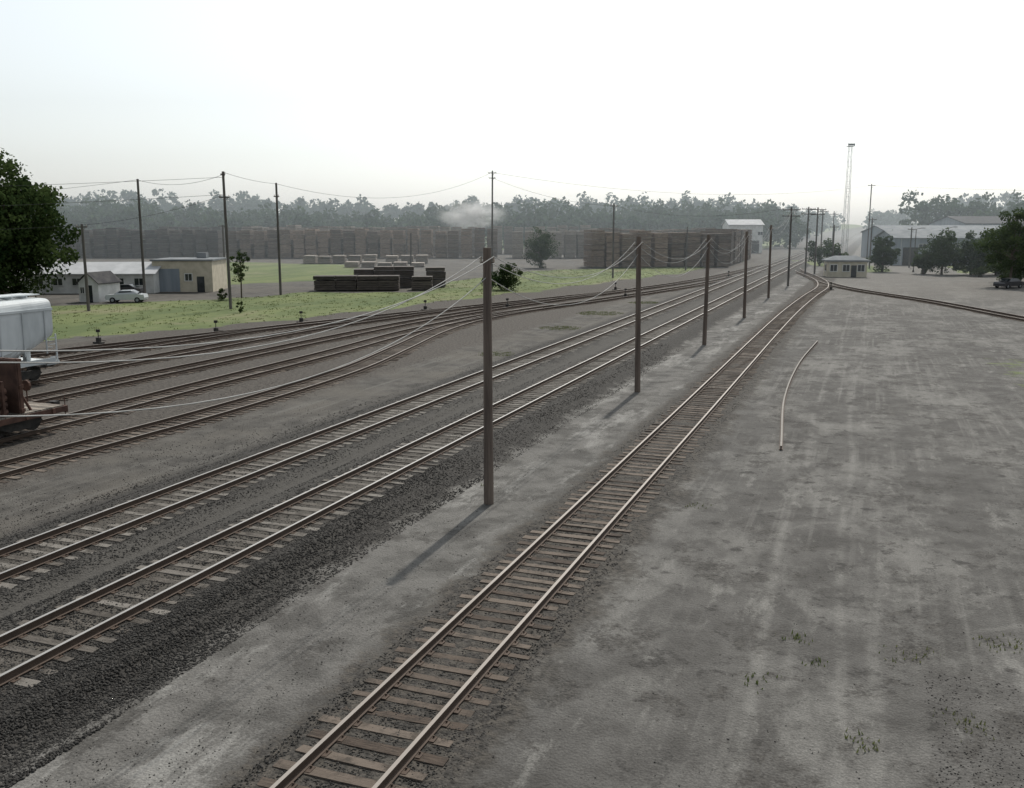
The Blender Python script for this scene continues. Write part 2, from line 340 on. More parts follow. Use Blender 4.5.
track([(-29.6,-20),(-29.6,25),(-29.3,38),(-30,51),(-32,62),(-34,72),(-34.9,81),(-34.2,93),(-30.5,110),(-24.4,146),(-21.7,178),(-20.5,205)],.018,0,MTIEB)
track([(-34.4,-20),(-34.4,32),(-34.9,43),(-35.3,57),(-36.2,70),(-36.2,78),(-35.5,88),(-33.6,97)],.018,0,MTIEB)
track([(-40,-20),(-40,65),(-39.6,80),(-38.3,92),(-36.3,104),(-34,116),(-30.6,132)],.018,0,MTIEB)
track([(-45.2,-20),(-45.2,60),(-44.9,72),(-43.2,84),(-41.3,96)],.018,0,MTIEB)
track([(-50,-20),(-50,40),(-49.9,58),(-48.9,70),(-46,80)],.018,0,MTIEB)
track([(-72,-10),(-66,10),(-54,51),(-47.8,74.6),(-39.6,101),(-30.8,132),(-26.4,160),(-24.3,190),(-22,225),(-20.5,250)],.018,0,MTIEB)
mb=MB(); sweep(mb,catmull([(-3.0,39),(-3.85,50.7),(-4.05,64),(-3.6,77)],1.),0,.01,1)
mb.obj('loose_rail',[MRUST,MSCRAP],None,rz=-TH)
def stones(name,n,lr,sr,size,tone=(0,1),pw=1.0,zoff=0.,flat=.7):
    l=rng.uniform(lr[0],lr[1],n); u=rng.random(n); a,b=1/sr[0]**pw,1/sr[1]**pw; s=(a+(b-a)*u)**(-1/pw)
    r=rng.uniform(size[0],size[1],n)*rng.uniform(.6,1.,n)
    base=np.array([(1,0,0),(0,1,0),(-1,0,0),(0,-1,0),(0,0,1),(0,0,-1)],float)
    D=base[None]*rng.uniform(.6,1.15,(n,6,1)); D+=rng.normal(0,.18,(n,6,3)); D[:,:,2]*=flat
    a=rng.uniform(0,6.28,n); ca,sa=np.cos(a)[:,None],np.sin(a)[:,None]
    x=D[:,:,0]*ca-D[:,:,1]*sa; y=D[:,:,0]*sa+D[:,:,1]*ca
    P=np.stack([x*r[:,None]+l[:,None],y*r[:,None]+s[:,None],D[:,:,2]*r[:,None]+(bed(l)+r*.1+zoff)[:,None]],2).reshape(-1,3)
    f=np.array([(0,1,4),(1,2,4),(2,3,4),(3,0,4),(1,0,5),(2,1,5),(3,2,5),(0,3,5)])
    F=(f[None]+np.arange(n)[:,None,None]*6).reshape(-1,3)
    return P,F,np.repeat(rng.uniform(tone[0],tone[1],n)**1.4,8)
parts=[stones('a',32000,(-14.6,-12.6),(8,70),(.022,.05),(.0,.6)),
       stones('b',34000,(-19.3,-14.4),(9,60),(.02,.045),(.05,.65)),
       stones('c',15000,(-24,-19.2),(12,70),(.02,.045),(.05,.6)),
       stones('d',20000,(-9.2,-5.9),(8,60),(.018,.038),(.1,.75)),
       stones('e',9000,(-36,-23),(15,80),(.02,.04),(.05,.65)),
       stones('f',2600,(-12.4,-9.3),(8,60),(.01,.028),(.2,.8)),
       stones('h',5000,(1.5,7.5),(13,20),(.012,.03),(.0,.6)),
       stones('g',3500,(-5.9,22),(8,70),(.01,.026),(.1,.8))]
off=0;Vs=[];Fs=[];Ts=[]
for P,F,t in parts: Vs.append(P);Fs.append(F+off);Ts.append(t);off+=len(P)
npmesh('ballast_stones',np.concatenate(Vs),np.concatenate(Fs),[MSTONE],np.concatenate(Ts),rz=-TH)
# ------------------------------------------------------------------ vegetation
def leaves(centers,radii,nper,size,flat=1.,tonebase=None):
    n=len(centers); c=np.repeat(centers,nper,0); r=np.repeat(radii,nper,0); N_=n*nper
    d=rng.normal(0,1,(N_,3)); d/=np.linalg.norm(d,axis=1)[:,None]; rad=rng.uniform(.35,1.08,N_)**.6
    p=c+d*rad[:,None]*r
    u=rng.normal(0,1,(N_,3)); u/=np.linalg.norm(u,axis=1)[:,None]
    w=np.cross(u,rng.normal(0,1,(N_,3))); w/=np.linalg.norm(w,axis=1)[:,None]
    sz=size*rng.uniform(.5,1.2,N_)[:,None]
    V=np.stack([p-u*sz*.6,p+w*sz*.4,p+u*sz*.6,p-w*sz*.4],1).reshape(-1,3)
    F=np.arange(N_*4).reshape(-1,4)
    tb=np.repeat(rng.uniform(.0,.7,n) if tonebase is None else tonebase,nper)
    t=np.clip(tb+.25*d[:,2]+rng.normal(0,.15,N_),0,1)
    return V,F,t
def tree(name,x,y,h,rx,zc,rz_,ncl,nper,size,trunk_r=.25,clr=.3,mat=None):
    cs=[];rr=[]
    for i in range(ncl):
        d=rng.normal(0,1,3); d/=np.linalg.norm(d); k=rng.uniform(.35,.95)
        ff=1-.25*max(0,d[2])*k
        cs.append((x+d[0]*rx*k*ff,y+d[1]*rx*k*ff,max(rx*clr*.5,zc+d[2]*rz_*k))); q=rx*clr*rng.uniform(.45,1.25); rr.append((q,q,q*.8))
    V,F,t=leaves(np.array(cs),np.array(rr),nper,size)
    e=empty(name,(0,0,0))
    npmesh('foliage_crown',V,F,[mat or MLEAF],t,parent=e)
    mb=MB(); zb=max(zc-rz_*.5,h*.12); mid=(x+rng.normal(0,.1),y,zb)
    mb.tube((x,y,-.1),mid,trunk_r*1.2,trunk_r*.8); mb.tube(mid,(x+.2,y,zc+rz_*.4),trunk_r*.8,trunk_r*.25)
    for c in cs[::3]: 
        z0=zb+(zc-zb)*rng.uniform(0,.7); mb.tube((x,y,z0),c,trunk_r*.35,trunk_r*.08,5)
    mb.obj('trunk_and_limbs',[MBARK],e); return e
tree('oak_tree',-58.8,110,17.6,8.4,8.8,8.4,160,230,.42,.45,.25)
tree('oak_tree',-70,122,15,8,8,7,60,130,.6,.4,.28)
tree('young_tree',-33.8,119,6.3,1.6,4.1,2.1,34,60,.17,.09,.3)
tree('maple_tree',5.95,203,8,3.9,4.3,4.,70,90,.3,.2,.27,MLEAFM)
tree('bush',-.56,134,4.0,2.3,1.9,1.9,60,80,.22,.1,.28)
tree('bush',-3.0,136,2.6,1.6,1.1,1.2,26,60,.2,.08,.32)
tree('bush',-28.3,99,1.4,.45,.7,.7,8,50,.14,.05,.4)
tree('bush',-35.2,115,1.6,.8,.7,.8,10,60,.18,.06,.4)
for (x,y,h,r) in((79,176,8.6,4.4),(84,175,8.2,4.),(88,174,8.9,4.8),(93,178,8,4.2),(72,186,7.6,3.),(76.5,178,4.6,2.3),(73.5,141,12.4,4.8),(79,150,12.5,5.2),(86,150,11,5)):
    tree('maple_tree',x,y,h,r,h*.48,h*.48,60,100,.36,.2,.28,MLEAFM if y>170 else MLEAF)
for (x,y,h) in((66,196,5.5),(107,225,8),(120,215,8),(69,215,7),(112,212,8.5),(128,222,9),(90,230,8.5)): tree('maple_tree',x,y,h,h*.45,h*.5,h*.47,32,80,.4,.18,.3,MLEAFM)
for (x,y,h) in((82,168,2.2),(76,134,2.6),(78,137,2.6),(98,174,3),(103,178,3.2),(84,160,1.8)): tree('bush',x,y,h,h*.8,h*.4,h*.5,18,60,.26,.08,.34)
def forest(name,rows,mat,nper,size):
    cs=[];rr=[];tb=[]
    for (Y,x0,x1,hfun,step,rk) in rows:
        x=x0
        while x<x1:
            y=Y+rng.uniform(-9,9); l=x*C-y*S; s=x*S+y*C
            if abs(l+15)>14:
                h=hfun(x)*rng.uniform(.86,1.08); r=h*rng.uniform(*rk); z=float(hill(np.array(l),np.array(s))); t0=rng.uniform(.05,.5)
                for i in range(17):
                    d=rng.normal(0,1,3); d/=np.linalg.norm(d); k=rng.uniform(.25,.9); tap=1-.35*max(0,d[2])*k
                    cs.append((x+d[0]*r*k*tap,y+d[1]*r*k*tap,z+h*.47+d[2]*h*.44*k)); q=r*.33*rng.uniform(.6,1.3); rr.append((q,q,q*.9)); tb.append(t0+rng.normal(0,.12))
            x+=step*rng.uniform(.6,1.4)
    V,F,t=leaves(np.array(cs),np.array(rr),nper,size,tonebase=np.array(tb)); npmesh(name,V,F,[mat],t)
def h1(x): return 20+1.6*math.sin(x*.021)+1.3*math.sin(x*.05+1)+(3.0 if x<-140 else 0)
forest('distant_forest',[(375,-300,118,lambda x:h1(x)*.76,4.5,(.36,.5)),(405,-340,126,h1,3.8,(.36,.5)),(360,150,300,lambda x:23.,4.8,(.36,.5)),(330,160,290,lambda x:16,6,(.36,.5))],MLEAFF,34,1.5)
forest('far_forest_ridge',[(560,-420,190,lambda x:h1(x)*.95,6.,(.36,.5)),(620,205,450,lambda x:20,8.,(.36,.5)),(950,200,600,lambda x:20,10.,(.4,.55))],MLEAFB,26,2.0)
def tufts(name,n,xr,yr,polys,hgt,w,zmax=.0):
    x=rng.uniform(*xr,n); y=rng.uniform(*yr,n); ok=np.zeros(n,bool)
    for p in polys: ok|=inpoly(x,y,p)
    x=x[ok];y=y[ok]; n=len(x); k=5
    bx=np.repeat(x,k)+rng.normal(0,.14,n*k); by=np.repeat(y,k)+rng.normal(0,.14,n*k); hh=rng.uniform(.4,1,n*k)*hgt
    a=rng.uniform(0,6.28,n*k); dx=np.cos(a)*w; dy=np.sin(a)*w; z=np.zeros(n*k)
    tx=bx+rng.normal(0,.35,n*k)*hh; ty=by+rng.normal(0,.35,n*k)*hh
    V=np.stack([np.stack([bx-dx,by-dy,z],1),np.stack([bx+dx,by+dy,z],1),np.stack([tx,ty,hh],1)],1).reshape(-1,3)
    return V,np.arange(n*k*3).reshape(-1,3),np.repeat(rng.random(n),k)
V,F,t=tufts('g',16000,(-80,60),(53,240),GR[:1],.13,.05); npmesh('grass',V,F,[MGRASSB],t)
def circ(l,s,r):
    x,y=T(l,s); return [(x+r*math.cos(a),y+r*math.sin(a)) for a in np.linspace(0,6.28,9)[:-1]]
wp=[(circ(-1.1,20.7,.13),60),(circ(-1.6,18.4,.3),14),(circ(-.6,19.6,.1),60),(circ(1.2,20.6,.5),14),(circ(2,18,.4),16),(circ(.3,16.6,.15),40),(circ(3.2,22,.5),14),(circ(4.5,23,.6),10),(circ(-24.5,62,1.4),14),(circ(-25.5,80,2),14),(circ(-26,95,2.5),14),(circ(-24.8,110,2),14),(circ(-12.1,30,.2),20),(circ(-4.9,30,.25),20),(circ(13,46,1.3),8),(circ(15,52,2),8)]
Vs=[];Fs=[];Ts=[];off=0
for p,dn_ in wp:
    xs=[q[0] for q in p]; ys=[q[1] for q in p]; ar=(max(xs)-min(xs))*(max(ys)-min(ys))
    V,F,t=tufts('w',max(8,int(ar*dn_)),(min(xs),max(xs)),(min(ys),max(ys)),[p],.11,.02)
    Vs.append(V);Fs.append(F+off);Ts.append(t);off+=len(V)
npmesh('weeds',np.concatenate(Vs),np.concatenate(Fs),[MGRASSB],np.concatenate(Ts))
# ------------------------------------------------------------------ poles
def upole(name,x,y,h,r,arms=(),mat=None,lean=(0,0),trans=False,az=0,cap=False):
    mb=MB(); n=5
    for i in range(n):
        a=i/n;b=(i+1)/n
        mb.tube((lean[0]*a,lean[1]*a,-.3+ (h+.3)*a),(lean[0]*b,lean[1]*b,-.3+(h+.3)*b),r*(1-.22*a),r*(1-.22*b),12)
    for (z,ln) in arms:
        mb.box((lean[0]*z/h,lean[1]*z/h-.12,z),(ln,.11,.13),0,.4,az)
        k=max(2,int(ln/.6)); 
        for i in range(k):
            q=-ln/2+.1+(ln-.2)*i/(k-1); mb.tube((q*math.cos(az),q*math.sin(az)-.12,z+.06),(q*math.cos(az),q*math.sin(az)-.12,z+.26),.045,.03,6,1)
        mb.tube((lean[0],-.15,z-.7),(ln*.3*math.cos(az),-.15+ln*.3*math.sin(az),z-.05),.025,.025,5)
    if cap:
        mb.tube((lean[0]-.22,lean[1],h-.45),(lean[0]+.22,lean[1],h-.45),.03,.03,6)
        for q in(-.2,.2): mb.tube((lean[0]+q,lean[1],h-.45),(lean[0]+q,lean[1],h-.28),.04,.03,6,1)
    return mb.obj(name,[mat or MPOLE,MINS],None,(x,y,0))
PL=[(-11.45,5.4,8.3),(-11.3,27.9,8.3),(-11.6,50.4,8.4),(-11.6,72.5,8.3),(-11.45,95.4,8.4),(-11.9,123,9.0),(-11.6,148.4,11.6),(-11.6,186.6,12.3)]
tops=[]
for i,(l,s,h) in enumerate(PL):
    x,y=T(l,s); lx=[0,-.02,-.12,.06,-.1,-.08,-.05,0][i]
    if i<6: upole('utility_pole',x,y,h,.165,cap=True,lean=(lx,0))
    else: upole('utility_pole',x,y,h,.17,arms=((h-.4,2.6),(h-1.3,2.6)),lean=(lx,0),mat=MPOLEG)
    tops.append((x+lx,y,h))
x,y=T(-10.0,187.5); upole('utility_pole',x,y,12.2,.17,arms=((11.8,3),(10.9,2.6)),mat=MPOLEG)
x,y=T(-11.4,235); upole('utility_pole',x,y,12.5,.17,arms=((12.1,2.6),),mat=MPOLEG); tops.append((x,y,12.5))
x,y=T(-11.4,300); upole('utility_pole',x,y,13,.17,arms=((12.1,2.6),),mat=MPOLEG); tops.append((x,y,13))
LP=[(-30.6,103.4,14.6,((14.3,.5),(11.9,1.1))),(-44.7,116,14.4,()),(-30.2,124.4,14.3,((12.6,.7),)),(-45.0,101,9.1,((8.8,1.2),)),(-3.66,175,18.6,((18.2,1.5),(17.3,1.2))),
    (17.4,165,12.6,((12.2,1.4),)),(35.,193,8.6,()),(-20.4,193,7.4,()),(-51,170,9,((8.8,1.5),))]
lt=[]
for (x,y,h,a) in LP:
    upole('utility_pole',x,y,h,.17,arms=a,mat=MPOLEG,lean=(random.uniform(-.1,.15),0)); lt.append((x,y,h))
RP=[(75.,201,10.5),(88.8,240,19),(63.5,190,9.),(85,205,8.5)]
for (x,y,h) in RP: upole('utility_pole',x,y,h,.16,arms=((h-.4,1.8),),mat=MPOLEG)
def lamp(x,y,h):
    mb=MB(); mb.tube((0,0,0),(0,0,h),.11,.07,8); mb.tube((0,0,h),(1.1,0,h+.25),.05,.04,6); mb.box((1.35,0,h+.22),(.7,.28,.16),1); mb.tube((0,0,0),(0,0,.35),.2,.2,8)
    mb.obj('street_lamp',[MPOLEG,MMETAL],None,(x,y,0))
lamp(78,186,8.2); lamp(86,190,8.4)
def wires(name,spans,mat,r):
    cu=bpy.data.curves.new(name,'CURVE'); cu.dimensions='3D'; cu.bevel_depth=r; cu.bevel_resolution=1; cu.materials.append(mat)
    for a,b,sag in spans:
        sp=cu.splines.new('POLY'); n=24; sp.points.add(n)
        for i in range(n+1):
            t=i/n; sp.points[i].co=(a[0]+(b[0]-a[0])*t,a[1]+(b[1]-a[1])*t,a[2]+(b[2]-a[2])*t-4*sag*t*(1-t),1)
    o=bpy.data.objects.new(name,cu); scene.collection.objects.link(o); return o
sp=[]
for i in range(len(tops)-1):
    a,b=tops[i],tops[i+1]
    for q,dz,sg_ in((-.2,-.28,1.45),(.2,-.28,1.2),(0,-.9,1.7)):
        if i>4: sg_*=.8
        sp.append(((a[0]+q,a[1],a[2]+dz),(b[0]+q,b[1],b[2]+dz),sg_))
wires('telegraph_wires',sp,MWIRE,.0125)
o=lambda p,dz=-.1,dx=0:(p[0]+dx,p[1],p[2]+dz)
sp=[((-140,60,12),o(lt[0],-.6),1.5),((-140,62,10.8),o(lt[0],-2.4),1.8),((-80,95,9.5),o(lt[3]),.8),(o(lt[3]),o(lt[0],-2.4),.5),
    (o(lt[0]),o(lt[2]),.2),(o(lt[2]),o(lt[4],-.3),3.),(o(lt[4],-.3),(88.8,240,18.6),3.),((88.8,240,18.6),(230,215,19),2),(o(lt[1]),o(lt[0],-.3),.8),(o(lt[5],-.4),tops[6],1.5),(o(lt[4],-1.2),o(lt[5],-.4),1.),((-120,130,12),o(lt[1]),1.5)]
wires('power_lines',sp,MWIRED,.019)
def mast(x,y,h,w):
    mb=MB(); n=22; P=[(-w/2,-w/2),(w/2,-w/2),(w/2,w/2),(-w/2,w/2)]
    for a,b in P: mb.tube((a,b,0),(a*.6,b*.6,h),.06,.05,5)
    for i in range(n):
        z0=h*i/n;z1=h*(i+1)/n;k0=1-.4*i/n;k1=1-.4*(i+1)/n
        for j in range(4):
            a=P[j];b=P[(j+1)%4]; 
            if i%2: a,b=b,a
            mb.tube((a[0]*k0,a[1]*k0,z0),(b[0]*k1,b[1]*k1,z1),.022,.022,4); mb.tube((a[0]*k1,a[1]*k1,z1),(b[0]*k1,b[1]*k1,z1),.02,.02,4)
    mb.box((0,0,h+.1),(2.0,2.0,.12)); 
    for q in(-.8,-.27,.27,.8): mb.box((q,-.9,h+.6),(.42,.35,.5),0,.4)
    for q in(-1,1): mb.tube((q,-.95,h+.1),(q,-.95,h+1.1),.04,.04,4)
    mb.box((0,-.9,h+.3),(2.0,.08,.08))
    mb.obj('lattice_floodlight_mast',[MMETAL],None,(x,y,0))
mast(101,292,32.,1.5)
# ------------------------------------------------------------------ timber stacks
def stack_row(x0,y0,x1,y1,h,depth,unit=2.9,gap=.5,vary=.12,tone=(.2,.8),mat=None):
    mb=MB(); L_=math.hypot(x1-x0,y1-y0); a=math.atan2(y1-y0,x1-x0); u=0
    while u<L_:
        cx=x0+math.cos(a)*(u+unit/2); cy=y0+math.sin(a)*(u+unit/2)
        hh=h*random.uniform(1-vary,1); z=.15; t0=random.uniform(*tone); d=depth; setb=random.uniform(0,.9)
        while z<hh:
            bh=random.choice((1.0,1.15,1.3)); bh=min(bh,max(.5,hh-z)); jx=random.uniform(-.1,.1); tt=max(0,min(1,t0+random.uniform(-.2,.2)))
            px_=cx+math.cos(a)*jx-math.sin(a)*(d/2+setb); py_=cy+math.sin(a)*jx+math.cos(a)*(d/2+setb)
            nl=4 
            for q in range(nl):
                lh=bh/nl; mb.box((px_,py_,z+lh*(q+.5)),(unit-random.uniform(0,.12),d-random.uniform(0,.15),lh*.86),0,max(0,min(1,tt+random.uniform(-.15,.15))),a)
            z+=bh+.12
        u+=unit+gap*random.uniform(.5,1.8)
        if random.random()<.06: u+=1.6
    return mb.obj('railroad_tie_stacks',[mat or MTIMB],None)
MTIMG=simple('grey_timber',(.14,.12,.1),(.24,.21,.18),1.2,sc=(1,1,6))
MTIMD=simple('dark_creosoted_timber',(.05,.042,.036),(.1,.085,.073),1.2,sc=(1,1,6))
stack_row(-135,262,-81,266,7.9,8,tone=(.1,.6),mat=MTIMD,gap=.4,vary=.05)
stack_row(-110,300,-60,300,8.6,8,tone=(.1,.6),mat=MTIMD,gap=.3,vary=.05)
stack_row(-78,262,-4,264,7.8,8,tone=(.0,1.),gap=.6,vary=.07)
stack_row(-80,285,-10,285,8.6,8,tone=(.4,1.),mat=MTIMG,gap=.3,vary=.07)
stack_row(0,262,18,262,7.4,8,tone=(.5,1),mat=MTIMG)
stack_row(-6,300,25,300,9,8,tone=(.5,1),mat=MTIMG)
stack_row(17,203,46,208,7.6,7,tone=(.0,.8),gap=.5,vary=.07)
stack_row(49,214,66,262,7.9,7,tone=(.0,.8),gap=.5,vary=.07)
stack_row(24,235,50,245,8,7,tone=(.4,.9),mat=MTIMG)
stack_row(-27.3,131,-11.4,132,1.9,3,tone=(.3,.6),mat=MTIMD,gap=.05,vary=.06)
stack_row(-23,138,-11,139,2.7,3,tone=(.3,.7),mat=MTIMD,gap=.05,vary=.06)
stack_row(-49,224,-21,226,2.0,5,tone=(.4,1),mat=MTIMG,vary=.3)
stack_row(-36,205,-20,206,1.2,5,tone=(.4,1),mat=MTIMG,vary=.3)
# ------------------------------------------------------------------ buildings
def win(mb,x,y,z,w,h,axis='x'):
    if axis=='x':
        mb.box((x,y-.02,z),(w,.05,h),2); 
        for q in(-1,1): mb.box((x+q*(w/2+.05),y-.04,z),(.1,.1,h+.2),3)
        for q in(-1,1): mb.box((x,y-.035,z+q*(h/2+.05)),(w,.1,.1),3)
        mb.box((x,y-.05,z),(.05,.06,h),3)
    else:
        mb.box((x,y,z),(.05,w,h),2); mb.box((x,y,z+h/2+.05),(.1,w+.2,.1),3); mb.box((x,y,z-h/2-.05),(.1,w+.2,.1),3)
def bld(name,parts_fn,loc,rz=0):
    e=empty(name,loc,rz); parts_fn(e); return e
def yard_office(e):
    mb=MB(); mb.box((0,0,1.35),(6.6,4,2.7),0); mb.obj('walls',[MCREAM],e)
    mb=MB(); mb.box((0,0,2.85),(7.4,4.8,.25),0); mb.add([(-3.6,-2.3,2.98),(3.6,-2.3,2.98),(3.6,2.3,2.98),(-3.6,2.3,2.98),(-1.8,0,3.7),(1.8,0,3.7)],[(0,1,5,4),(1,2,5),(2,3,4,5),(3,0,4)],0); mb.obj('roof',[MROOFL],e)
    mb=MB()
    for q in(-2.3,-.2,2.3): win(mb,q,-2.02,1.6,1.1,1.1)
    mb.box((1.1,-2.03,1.05),(.9,.06,2.05),2); win(mb,-3.33,0,1.6,1.4,1.1,'y')
    mb.obj('windows_and_door',[MCREAM,MCREAM,MGLASS,MWHITE],e)
    mb=MB(); mb.box((-1,.5,3.7),(.35,.35,.9)); mb.obj('vent',[MDARK],e)
bld('yard_office',yard_office,(58.8,169,0),-.15)
def longshed(e):
    mb=MB(); mb.box((0,0,1.3),(17,8,2.6)); mb.add([(-8.5,-4,2.6),(-8.5,4,2.6),(-8.5,0,3.9),(8.5,-4,2.6),(8.5,4,2.6),(8.5,0,3.9)],[(0,2,1),(3,4,5)]); mb.obj('walls',[MWHITE],e)
    mb=MB(); mb.gable(-8.5,8.5,-4,4,2.62,3.92,.35,.12); mb.obj('roof',[MROOFW],e)
    mb=MB()
    for q in(-6.5,-4,-1.5,4,6.6): win(mb,q,-4.02,1.55,1.2,.9)
    for q in(1.2,): mb.box((q,-4.03,1.15),(2.6,.06,2.3),1)
    mb.obj('windows_and_doors',[MWHITE,MGREYW,MGLASS,MWHITE],e)
bld('long_workshop_building',longshed,(-56.5,131,0),.05)
def block(e):
    mb=MB(); mb.box((0,0,2.1),(8,8,4.2)); mb.obj('walls',[MCREAM],e)
    mb=MB(); mb.box((0,0,4.3),(8.4,8.4,.22)); mb.box((1.5,1,4.8),(1.3,1.3,.8)); mb.obj('roof',[MROOFL],e)
    mb=MB(); mb.box((-1.8,-4.03,1.6),(2.8,.06,3.1),1); mb.box((2.4,-4.03,1.05),(1,.06,2.1),2); win(mb,.8,-4.02,2,.9,.9); mb.obj('windows_and_doors',[MCREAM,MGREYW,MGLASS,MWHITE],e)
bld('block_garage',block,(-45.0,134,0),.05)
def house(e):
    mb=MB(); mb.box((0,0,1.15),(2.7,4,2.3)); mb.add([(-1.35,-2,2.3),(1.35,-2,2.3),(0,-2,3.4),(-1.35,2,2.3),(1.35,2,2.3),(0,2,3.4)],[(0,1,2),(4,3,5)]); mb.obj('walls',[MWHITE],e)
    mb=MB(); mb.gable(-1.35,1.35,-2,2,2.32,3.42,.22,.1,axis='y'); mb.obj('roof',[MROOFD],e)
    mb=MB(); mb.box((.1,-2.03,1.),(.85,.06,2.),2); win(mb,-.8,-2.02,1.4,.5,.7); mb.obj('door_and_window',[MWHITE,MGREYW,MGLASS,MWHITE],e)
bld('white_gabled_shed',house,(-49.5,114.5,0),-.25)
def ware(w,d,h,r,mw,mr,doors=3):
    def fn(e):
        mb=MB(); mb.box((0,0,h/2),(w,d,h)); mb.add([(-w/2,-d/2,h),(-w/2,d/2,h),(-w/2,0,h+r),(w/2,-d/2,h),(w/2,d/2,h),(w/2,0,h+r)],[(0,2,1),(3,4,5)]); mb.obj('walls',[mw],e)
        mb=MB(); mb.gable(-w/2,w/2,-d/2,d/2,h+.02,h+r+.02,.4,.2); mb.obj('roof',[mr],e)
        mb=MB()
        for i in range(doors):
            q=-w/2+w*(i+.5)/doors; mb.box((q,-d/2-.03,2),(3.4,.08,4),0); win(mb,q+w/doors*.35,-d/2-.02,h*.7,1.6,1.)
        for i in range(int(w/3)): mb.box((-w/2+3*i+1.5,-d/2-.05,h/2),(.08,.12,h-.1),3,.3)
        mb.obj('doors_and_windows',[MDARK,MGREYW,MGLASS,MWHITE],e)
    return fn
bld('grey_warehouse',ware(44,24,6.9,1.8,MGREYW,MROOFL,5),(122,264,0),-.06)
bld('dark_roof_warehouse',ware(60,30,9.3,2.2,MGREYW,MROOFD,5),(166,300,0),-.06)
bld('white_industrial_building',ware(11,10,9.,1.6,MWHITE,MROOFW,2),(76,318,0),0)
bld('grey_warehouse',ware(22,14,6,1.6,MGREYW,MROOFL,3),(98,224,0),-.06)
# ------------------------------------------------------------------ rolling stock
def wheelset(mb,x,y,mat=0):
    for q in(-.76,.76):
        mb.tube((x+q-.07,y,.66),(x+q+.07,y,.66),.46,.46,20,mat,.3); mb.tube((x+q-.1,y,.66),(x+q+.1,y,.66),.12,.12,10,mat,.8)
    mb.tube((x-.9,y,.66),(x+.9,y,.66),.09,.09,8,mat)
def truck(mb,y):
    for d in(-.88,.88): wheelset(mb,0,y+d)
    for q in(-1.0,1.0):
        mb.add([(q-.08,y-1.2,.62),(q-.08,y-1.0,.84),(q-.08,y+1.,.84),(q-.08,y+1.2,.62),(q-.08,y+.5,.4),(q-.08,y-.5,.4),(q+.08,y-1.2,.62),(q+.08,y-1.0,.84),(q+.08,y+1.,.84),(q+.08,y+1.2,.62),(q+.08,y+.5,.4),(q+.08,y-.5,.4)],
          [(0,1,2,3,4,5),(11,10,9,8,7,6)]+[(i,(i+1)%6+0,(i+1)%6+6,i+6) for i in range(6)],0,.5)
        for k in(-.15,.15): mb.tube((q,y+k,.5),(q,y+k,.82),.07,.07,8,0,.8)
    mb.box((0,y,.7),(2.,.4,.3))
def coupler(mb,y,sg):
    mb.box((0,y+sg*.45,.92),(.22,.9,.22)); mb.box((.04,y+sg*.95,.92),(.36,.3,.34))
